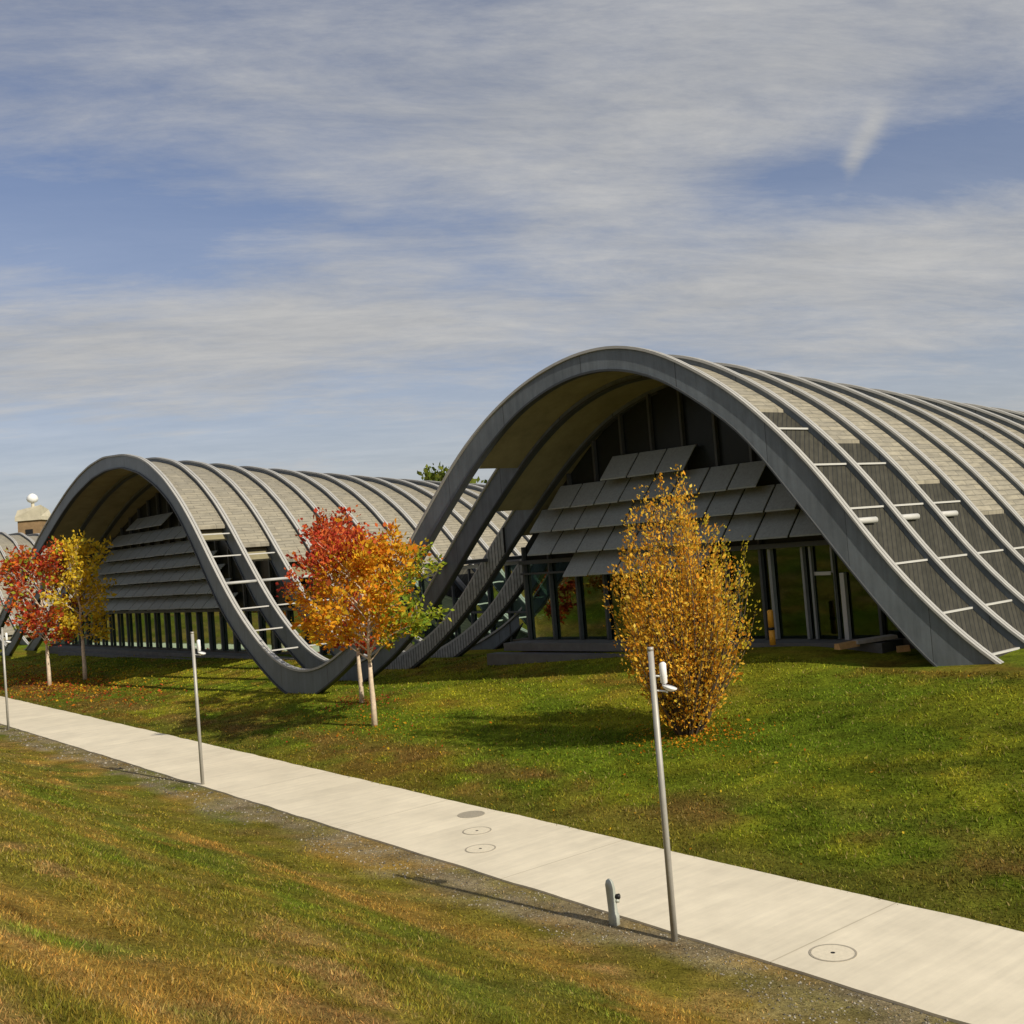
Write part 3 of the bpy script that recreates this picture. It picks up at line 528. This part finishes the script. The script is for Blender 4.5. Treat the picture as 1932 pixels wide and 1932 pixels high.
def manhole(x, y, r, label, fill):
    t = empty('manhole_cover', (x, y, .035), label, 'manhole cover', 'manhole covers in the path')
    n = 40; m_ = MB(); vs = []; fs = []
    for k in range(n):
        c, s = math.cos(2 * math.pi * k / n), math.sin(2 * math.pi * k / n); vs += [(c * r, s * r, -.01), (c * r, s * r, .006), (c * (r - .028), s * (r - .028), .006), (c * (r - .028), s * (r - .028), -.01)]
    for k in range(n):
        a = k * 4; b = ((k + 1) % n) * 4
        for j in range(3): fs.append((a + j, b + j, b + j + 1, a + j + 1))
    m_.add(vs, fs); m_.build('rim', 'cover_iron', t)
    m_ = MB(); m_.tube([(0, 0, -.01), (0, 0, .004)], r - .03, 40); m_.build('plate', fill, t)
    m_ = MB(); m_.tube([(0, 0, .002), (0, 0, .0065)], .03, 10); m_.build('lifting_hole', 'black_part' if fill == 'cover_fill' else 'cover_iron', t)
    return t
manhole(3.65, 14.12, .30, 'nearest round manhole cover with a dark rim, alone on the right', 'cover_fill')
manhole(-1.08, 20.32, .29, 'round manhole cover nearest the camera in the row of three', 'cover_fill')
manhole(-1.19, 21.63, .29, 'middle manhole cover in the row of three across the path', 'cover_fill')
manhole(-1.36, 23.0, .29, 'darkest manhole cover, at the lawn side of the row of three', 'cover_iron')

# planks, slabs and the striped post by the entrance
def plank(name, s, a, L_, w, h, rz, z, m, label, cat, group=None):
    x, y = XY(s, a); o_ = MB(); b = .012
    o_.hexa([(-L_ / 2, -w / 2, 0), (L_ / 2, -w / 2, 0), (L_ / 2, w / 2, 0), (-L_ / 2, w / 2, 0), (-L_ / 2 + b, -w / 2 + b, h), (L_ / 2 - b, -w / 2 + b, h), (L_ / 2 - b, w / 2 - b, h), (-L_ / 2 + b, w / 2 - b, h)])
    o = o_.build(name, m); o.location = (x, y, z); o.rotation_euler = (R(0), R(-3), rz); return tag(o, label, cat, group)
def zq(s, a): return tz(s, a)
plank('wood_beam', 14.3, -6.9, .66, .24, .15, R(20), zq(14.3, -6.75) + .16, 'plank_wood', 'long orange brown wooden beam lying on the grass by the entrance', 'beam', 'timber by the entrance')
plank('wood_beam', 14.9, -5.6, .34, .22, .15, R(-15), zq(14.9, -5.35) + .13, 'plank_wood', 'short pale wooden block beside the foot of the big arch', 'beam', 'timber by the entrance')
plank('stone_slab', 15.0, -6.5, 1.15, .4, .09, R(8), 2.26, 'grey_plank', 'grey slab laid flat behind the orange beam', 'slab')
mk = empty('marker_post', W3(13.95, -9.1, FZR - .02), 'orange post with a dark band on the terrace by the glass door', 'post')
m_ = MB(); m_.tube([(0, 0, 0), (0, 0, .42)], .085, 14); m_.tube([(0, 0, .50), (0, 0, .96), (0, 0, .99)], [.085, .085, .06], 14); m_.build('post_body', 'orange_paint', mk, True)
m_ = MB(); m_.tube([(0, 0, .42), (0, 0, .50)], .087, 14); m_.build('band', 'black_part', mk, True)

# ------------------------------------------------------------------ trees
def leaves(pts, dirs, size, asp=.62, flat=.5, seed=0):
    """leaf-sized folded quads: pts (n,3), dirs (n,3) growth direction"""
    r = np.random.default_rng(seed); n = len(pts)
    d = dirs / np.linalg.norm(dirs, axis=1)[:, None]; d = d + r.normal(0, .55, (n, 3)); d /= np.linalg.norm(d, axis=1)[:, None]
    q = r.normal(0, 1, (n, 3)); q[:, 2] *= flat; w = np.cross(d, q); w /= np.linalg.norm(w, axis=1)[:, None] + 1e-9
    L_ = (size * np.clip(r.lognormal(-.05, .33, n), .4, 1.9))[:, None]; nn = np.cross(d, w)
    v = np.stack([pts, pts + d * L_ * .5 + w * L_ * asp * .5 + nn * L_ * .08, pts + d * L_, pts + d * L_ * .5 - w * L_ * asp * .5 + nn * L_ * .08], 1)
    return v.reshape(-1, 3), np.arange(n * 4).reshape(n, 4)
def branchy(mb, base, top_z, r0, prim, rx, cz, rz_, seed, levels=(7, 5), lean=(0, 0), zmin=.1, upw=.5):
    """trunk, limbs and twigs; returns twig points with directions inside an ellipsoid crown (rx, rz_) centred at cz"""
    r = random.Random(seed); P = []; D = []
    tp = [(0, 0, -.2), (.01, 0, top_z * .35), (-.01, .01, top_z * .7), (0, 0, top_z)]
    mb.tube(tp, [r0 * 1.15, r0 * .95, r0 * .85, r0 * .7], 10)
    lead = [Vector(tp[-1])]; H = cz + rz_ * .92
    for i in range(1, 7): lead.append(Vector((lean[0] * i / 3 + r.uniform(-.12, .12) * i * .5, lean[1] * i / 3 + r.uniform(-.12, .12) * i * .5, top_z + (H - top_z) * i / 6)))
    mb.tube(lead, [r0 * .66 * (1 - .14 * i) for i in range(7)], 7)
    for i in range(prim):
        t = (i + .5) / prim; z0 = top_z + (H - top_z) * (t ** 1.1) * .86; fr = (z0 - top_z) / (H - top_z) * 6; j = min(5, int(fr)); o = lead[j].lerp(lead[j + 1], fr - j)
        az = i * 2.399 + r.uniform(-.5, .5); el = R(r.uniform(10, 42)) + upw * t
        zc = o.z + .35 * math.sin(el) * rx; k = max(.12, 1 - ((zc - cz) / rz_) ** 2); ln = rx * math.sqrt(k) * r.uniform(.72, 1.12)
        d = Vector((math.cos(az) * math.cos(el), math.sin(az) * math.cos(el), math.sin(el)))
        pts = [o]; dd = d.copy()
        for q in range(4): dd = (dd + Vector((r.uniform(-.2, .2), r.uniform(-.2, .2), r.uniform(-.12, .16)))).normalized(); pts.append(pts[-1] + dd * ln / 4)
        mb.tube(pts, [r0 * .30, r0 * .24, r0 * .17, r0 * .11, r0 * .05], 5, cap=False)
        for b in range(levels[0]):
            q = .3 + .7 * (b + .5) / levels[0]; fr = q * 4; j = min(3, int(fr)); o2 = pts[j].lerp(pts[j + 1], fr - j)
            d2 = (pts[j + 1] - pts[j]).normalized() + Vector((r.uniform(-1, 1), r.uniform(-1, 1), r.uniform(-.5, .8))) * .95; d2.normalize(); l2 = ln * r.uniform(.22, .42) * (1.15 - .4 * q)
            e = o2 + d2 * l2 + Vector((0, 0, -.05 * l2)); mb.tube([o2, o2.lerp(e, .5) + Vector((0, 0, .03)), e], [r0 * .09, r0 * .06, r0 * .025], 4, cap=False)
            for c in range(levels[1]):
                u = r.uniform(.25, 1.05); P.append(o2.lerp(e, u)); D.append(d2)
    return np.array([tuple(p) for p in P]), np.array([tuple(p) for p in D])
def tree(label, pos, top_z, r0, prim, rx, cz, rz_, seed, nper, lsize, colf, bark='bark_pale', lean=(0, 0), spread=.16, group=None, levels=(7, 5), name='autumn_tree', upw=.5, keep=None):
    root = empty(name, pos, label, 'tree', group); mb = MB(); P, D = branchy(mb, None, top_z, r0, prim, rx, cz, rz_, seed, levels, lean, upw=upw)
    mb.build('trunk', bark, root, True); r = np.random.default_rng(seed + 5)
    pts = np.repeat(P, nper, 0) + r.normal(0, spread, (len(P) * nper, 3)); dirs = np.repeat(D, nper, 0) + np.array([0, 0, -.15])
    if keep is not None:
        k = keep(pts, r); pts, dirs = pts[k], dirs[k]
    V, F = leaves(pts, dirs, lsize, seed=seed); col = colf(pts, r); np_mesh('crown', V, F, np.repeat(col, 4, 0), 'leaf', root); return root
def pick(r, n, cols, wts): return np.array(cols)[r.choice(len(cols), n, p=np.array(wts) / sum(wts))] * r.uniform(.75, 1.25, (n, 1))
RED = [(.50, .065, .03), (.42, .05, .03), (.60, .14, .04), (.36, .10, .03)]; ORG = [(.74, .32, .02), (.80, .40, .03), (.66, .20, .02), (.60, .36, .03)]; GRN = [(.28, .36, .03), (.17, .26, .03), (.42, .42, .04)]; YEL = [(.72, .48, .03), (.80, .56, .05), (.62, .46, .04), (.48, .42, .05)]
def c_front(p, r):
    n = len(p); o = pick(r, n, ORG + YEL[:2], (4, 3, 2, 2, 1.5, 1)); g_ = pick(r, n, GRN, (3, 2, 3)); rd = pick(r, n, RED, (1, 1, 2, 0))
    side = p[:, 0] * .82 - (p[:, 2] - 3.5) * .35 + r.normal(0, .35, n); o = np.where((side > .85)[:, None], g_, o)
    top = p[:, 2] - 4.2 - .5 * p[:, 0] + r.normal(0, .35, n); return np.where((top > 1.2)[:, None] & (side < -.3)[:, None], rd, o)
def c_red(p, r):
    n = len(p); a = pick(r, n, RED, (4, 3, 2, 1)); b = pick(r, n, ORG, (1, 1, 3, 0)); return np.where((r.random(n) < .16)[:, None], b, a)
def c_redg(p, r):
    n = len(p); a = pick(r, n, RED, (3, 2, 4, 1)); b = pick(r, n, GRN + ORG[2:3], (1, 1, 2, 3)); return np.where((r.random(n) < .25)[:, None], b, a)
def c_yel(p, r): return pick(r, len(p), YEL, (3, 3, 2, 1.4))
def at(s, a): return W3(s, a, tz(s, a))
tree('street tree with an orange crown turning green on the right', at(6.26, -18.33), 1.9, .085, 32, 2.75, 3.7, 1.85, 7, 12, .135, c_front, lean=(.05, 0), group='autumn trees on the lawn', spread=.13, levels=(8, 4))
tree('taller thin red crowned tree just behind the orange one', at(8.01, -22.05), 1.75, .08, 22, 1.9, 4.2, 2.2, 12, 6, .14, c_red, lean=(-.4, .1), group='autumn trees on the lawn', levels=(7, 4), spread=.12)
tree('sparse red tree with a pale trunk before the left end of the smaller arch', at(5.37, -50.1), 2.1, .105, 24, 2.6, 4.5, 2.6, 23, 4, .20, c_redg, lean=(-.15, 0), group='autumn trees on the lawn', levels=(8, 5), spread=.22)
tree('golden yellow tree with a pale trunk in front of the smaller glass front', at(6.8, -48.7), 2.1, .11, 22, 1.95, 4.6, 2.9, 31, 4, .19, c_yel, group='autumn trees on the lawn', levels=(8, 5), spread=.2)

# columnar orange bush: a fan of upright stems
def bush(pos, H, label):
    root = empty('columnar_bush', pos, label, 'bush'); mb = MB(); r = random.Random(9); P = []; D = []
    prof_ = lambda z: float(np.interp(z, [0, .18, .6, 1.33, 2.05, 3.1, 4.0, 4.6, 6], [.22, .45, .68, 1.22, 1.62, 1.95, 2.1, 2.1, 1.95]))
    for i in range(170):
        az = i * 2.399 + r.uniform(-.4, .4); q = math.sqrt((i + .5) / 170)
        if q < .5: hh = r.uniform(4.4, 5.6) if r.random() < .82 else r.uniform(3.2, 4.8)
        elif q < .72: hh = r.uniform(2.9, 4.4)
        else: hh = r.uniform(1.5, 4.1)
        lob = 1.0 + .05 * math.sin(3 * az + 2.6) + .08 * math.sin(7 * az); hh *= 1 + .10 * math.sin(5 * az + .7)
        pts = []; w = r.uniform(-.25, .25); qq = q * r.uniform(.82, 1.12) * (lob if q >= .5 else 1)
        for j in range(8):
            t = j / 7; z = t * hh; rad = qq * prof_(z) * (.92 if q >= .5 else 1.0); pts.append(Vector((math.cos(az + w * t) * rad, math.sin(az + w * t) * rad, z - .1 * (j == 0))))
        mb.tube(pts, [.028, .025, .022, .018, .014, .010, .007, .003], 4, cap=False)
        m_n = int(21 * hh)
        for j in range(m_n):
            t = r.uniform(.05, 1.04) ** .8; fr = min(t * 7, 6.99); k = int(fr); p = pts[k].lerp(pts[k + 1], t * 7 - k); d = (pts[k + 1] - pts[k]).normalized()
            sp_ = (.13 if (math.sin(j * 1.3 + i) > -.2) else .06) * (1.3 - .95 * t)
            off = Vector((r.gauss(0, sp_), r.gauss(0, sp_), r.gauss(0, .05))); P.append(p + off); D.append(d + Vector((math.cos(az), math.sin(az), 0)) * .4)
    mb.build('stems', 'bark_dark', root); P = np.array([tuple(p) for p in P]); D = np.array([tuple(p) for p in D]); rr = np.random.default_rng(3)
    P = np.repeat(P, 2, 0) + rr.normal(0, .055, (len(P) * 2, 3)); D = np.repeat(D, 2, 0); V, F = leaves(P, D, .080, .55, .6, 77); n = len(P)
    col = pick(rr, n, [(.78, .42, .04), (.84, .52, .06), (.72, .31, .03), (.58, .42, .04), (.84, .62, .12)], (4, 3, 3, 2, 1.5)); gr_ = pick(rr, n, [(.50, .40, .03), (.40, .33, .03)], (1, 1))
    col = np.where(((P[:, 0] + .5 * (P[:, 2] - 3.3) * .35 + rr.normal(0, .35, n)) > 1.35)[:, None] & (P[:, 2] > 1.5)[:, None], gr_, col)
    np_mesh('foliage', V, F, np.repeat(col, 4, 0), 'leaf', root)
bush(at(8.15, -7.14), 5.55, 'big columnar orange bush standing alone before the large glass front')

# far trees and the tower behind the roofs
DG = [(.10, .135, .02), (.13, .16, .025), (.17, .19, .03), (.08, .11, .02)]
tree('green treetop rising behind the roofs between the two arches', (-6.2, 108, 1.6), 3.0, .3, 26, 5.0, 7.2, 4.6, 44, 3, .55, lambda p, r: pick(r, len(p), DG, (2, 3, 3, 1)), 'bark_dark', spread=.5, levels=(7, 4), name='green_tree')
tw = empty('old_tower', (-66, 150, 3.0), 'brown tower with a cream top and a round white dome behind the left roof', 'tower')
m_ = MB(); m_.hexa([(-1.7, -1.7, 0), (1.7, -1.7, 0), (1.7, 1.7, 0), (-1.7, 1.7, 0), (-1.55, -1.55, 11.6), (1.55, -1.55, 11.6), (1.55, 1.55, 11.6), (-1.55, 1.55, 11.6)]); sh = m_.build('shaft', 'tower_brown', tw)
m_ = MB(); m_.box(-.5, .5, -1.66, -1.60, 9.3, 10.4); m_.build('opening', 'black_part', sh)
m_ = MB(); m_.box(-1.8, 1.8, -1.8, 1.8, 11.6, 12.1)
m_.hexa([(-1.8, -1.8, 12.1), (1.8, -1.8, 12.1), (1.8, 1.8, 12.1), (-1.8, 1.8, 12.1), (-1.5, -1.5, 13.1), (1.9, -1.9, 13.6), (1.5, 1.5, 13.1), (-1.5, 1.5, 13.1)])
m_.box(-1.3, 1.3, -1.3, 1.3, 12.1, 12.9); m_.build('parapet', 'tower_cream', tw)
m_ = MB(); m_.tube([(0, 0, 12.9), (0, 0, 14.2)], [.28, .2], 10); dome_p = m_.build('lantern', 'tower_cream', tw)
m_ = MB(); m_.tube([(0, 0, 14.1), (0, 0, 14.25), (0, 0, 14.6), (0, 0, 15.0), (0, 0, 15.3), (0, 0, 15.4)], [.3, .6, .78, .66, .34, .05], 16); m_.build('dome', 'lamp_white', tw, True)

# a belt of trees across the road behind the photographer; the glass fronts mirror it
r = np.random.default_rng(5); n = 26000; a = r.uniform(-75, 45, n); s = r.uniform(-50, -40, n); top = 9 + 6 * fbm(a * .14, s * .1, 3); z = 3.5 + r.random(n) ** .8 * top; x, y = XY(s, a)
V, F = leaves(np.stack([x, y, z], 1), np.tile([0, 0, 1.], (n, 1)), .6, .9, 1, 8); col = np.where((fbm(a * .2, s * .2, 9) > .66)[:, None], pick(r, n, ORG, (1, 1, 2, 3)) * .3, pick(r, n, DG, (2, 3, 3, 1)) * .9)
wd = np_mesh('woodland', V, F, np.repeat(col, 4, 0), 'leaf'); tag(wd, 'mixed autumn woodland across the road', 'woodland', kind='stuff')

# ------------------------------------------------------------------ grass, gravel, fallen leaves
def scatter(n, dmin, dmax, half, seed, p=1.0):
    r = np.random.default_rng(seed); th = r.uniform(-half, half, n); d = dmin * (dmax / dmin) ** (r.random(n) ** p); X = np.sin(th) * d; Y = np.cos(th) * d
    s, a = SA(X, Y); return r, X, Y, s, a, d
def blades(name, n, dmin, dmax, seed, cond, hgt, wid, label, lean_=.7):
    r, X, Y, s, a, d = scatter(n, dmin, dmax, R(33), seed); k = cond(s, a, r); X, Y, s, a, d = X[k], Y[k], s[k], a[k], d[k]; n = len(X)
    Z = terr(s, a); dens = fbm(a * 1.6, s * 1.6, 12); h = hgt(s, a) * r.uniform(.5, 1.4, n) * (.55 + .9 * dens); w = np.maximum(wid, d * .00075) * r.uniform(.6, 1.3, n)
    th = r.uniform(0, 2 * np.pi, n); ln = r.uniform(.1, lean_, n) * h; pt = r.uniform(0, 2 * np.pi, n); wx = np.cos(pt) * w; wy = np.sin(pt) * w
    b = np.stack([X, Y, Z - .01], 1); v = np.stack([b + np.stack([wx, wy, 0 * w], 1), b - np.stack([wx, wy, 0 * w], 1), b + np.stack([np.cos(th) * ln, np.sin(th) * ln, h], 1)], 1).reshape(-1, 3)
    c = gcol(s, a) * r.uniform(.45, 1.75, (n, 1)); c[:, 0] *= r.uniform(.85, 1.2, n); j = r.random(n) < .06; c[j] = c[j] * .4 + np.array([.38, .28, .12]) * .75
    o = np_mesh(name, v, np.arange(n * 3).reshape(n, 3), np.repeat(c, 3, 0), 'grass_blade'); return tag(o, label, 'grass', kind='stuff')
m4f = lambda s, a: (1 - sstep(.5, .95, -s + (fbm(a * .8, s * 2.2, 91) - .5) * 1.5))
blades('dry_grass', 430000, 3.2, 60, 1, lambda s, a, r: (s < .06) & (r.random(len(s)) < np.where(m4f(s, a) > .5, .35 + .65 * sstep(.38, .54, fbm(a * 1.7, s * 2.6, 17)), 1)), lambda s, a: np.where(s > -1.0, .026, .040), .0040, 'dry brown grass on the near bank', 1.3)
blades('lawn_grass', 430000, 12, 85, 2, lambda s, a, r: (s > 2.93) & (s < 13.2) & ((s < 12.2) | (a > -30)), lambda s, a: np.where(s < 3.6, .05, .055), .0055, 'mown green and yellow grass on the lawn', 1.1)
# gravel along the near edge of the path
r, X, Y, s, a, d = scatter(150000, 8, 60, R(33), 6); k = (s < .12) & (s > -2.0) & (m4f(s, a) > .45) & (r.random(len(s)) < .55); X, Y, s, a, d = X[k], Y[k], s[k], a[k], d[k]; n = len(X)
Z = terr(s, a); sz = np.maximum(.009, d * .00055) * r.uniform(.5, 2.0, n) ** 1.4; octa = np.array([(1, 0, 0), (-1, 0, 0), (0, 1, 0), (0, -1, 0), (0, 0, .7), (0, 0, -.7)]); of = np.array([(0, 2, 4), (2, 1, 4), (1, 3, 4), (3, 0, 4), (2, 0, 5), (1, 2, 5), (3, 1, 5), (0, 3, 5)])
jit = r.uniform(.6, 1.4, (n, 6, 1)); th = r.uniform(0, 6.28, n); ro = np.stack([octa[:, 0] * np.cos(th)[:, None] - octa[:, 1] * np.sin(th)[:, None], octa[:, 0] * np.sin(th)[:, None] + octa[:, 1] * np.cos(th)[:, None], np.tile(octa[:, 2], (n, 1))], 2)
V = (np.stack([X, Y, Z], 1)[:, None, :] + ro * jit * sz[:, None, None]).reshape(-1, 3); F = (np.arange(n)[:, None, None] * 6 + of[None]).reshape(-1, 3)
c = np.array([.25, .225, .18]) * r.uniform(.3, 1.6, (n, 1)); o = np_mesh('gravel', V, F, np.repeat(c, 6, 0), 'stone'); tag(o, 'grey gravel strip along the path edge', 'gravel', kind='stuff')
# fallen leaves below the trees and bush
Ps = []; Cs = []; rr = np.random.default_rng(15)
for (s0, a0_, sg, n, cols) in ((5.4, -50, (1.1, 7), 2400, RED + ORG), (7.3, -50, (1.2, 6), 900, YEL), (6.2, -18.6, (1.0, 1.9), 450, ORG + RED[:1]), (8.0, -22.3, (.6, 1.0), 350, RED), (8.0, -7.0, (.55, .8), 900, ORG), (6.5, -14, (2.2, 8), 700, ORG + YEL)):
    s = rr.normal(s0, sg[0], n); a = rr.normal(a0_, sg[1], n); k = (s > 3.0) | (s < 0); s, a = s[k], a[k]; x, y = XY(s, a); Ps.append(np.stack([x, y, terr(s, a) + .03], 1)); Cs.append(pick(rr, len(s), cols, [1] * len(cols)))
P = np.concatenate(Ps); C = np.concatenate(Cs) * .75; n = len(P); d = np.stack([np.cos(np.arange(n) * 2.4), np.sin(np.arange(n) * 2.4), np.full(n, .25)], 1); V, F = leaves(P, d, np.where(P[:, 1] > 45, .11, .06), .7, 3.0, 4)
o = np_mesh('fallen_leaves', V, F, np.repeat(C, 4, 0), 'leaf'); tag(o, 'red and orange leaves fallen on the lawn', 'leaves', kind='stuff')
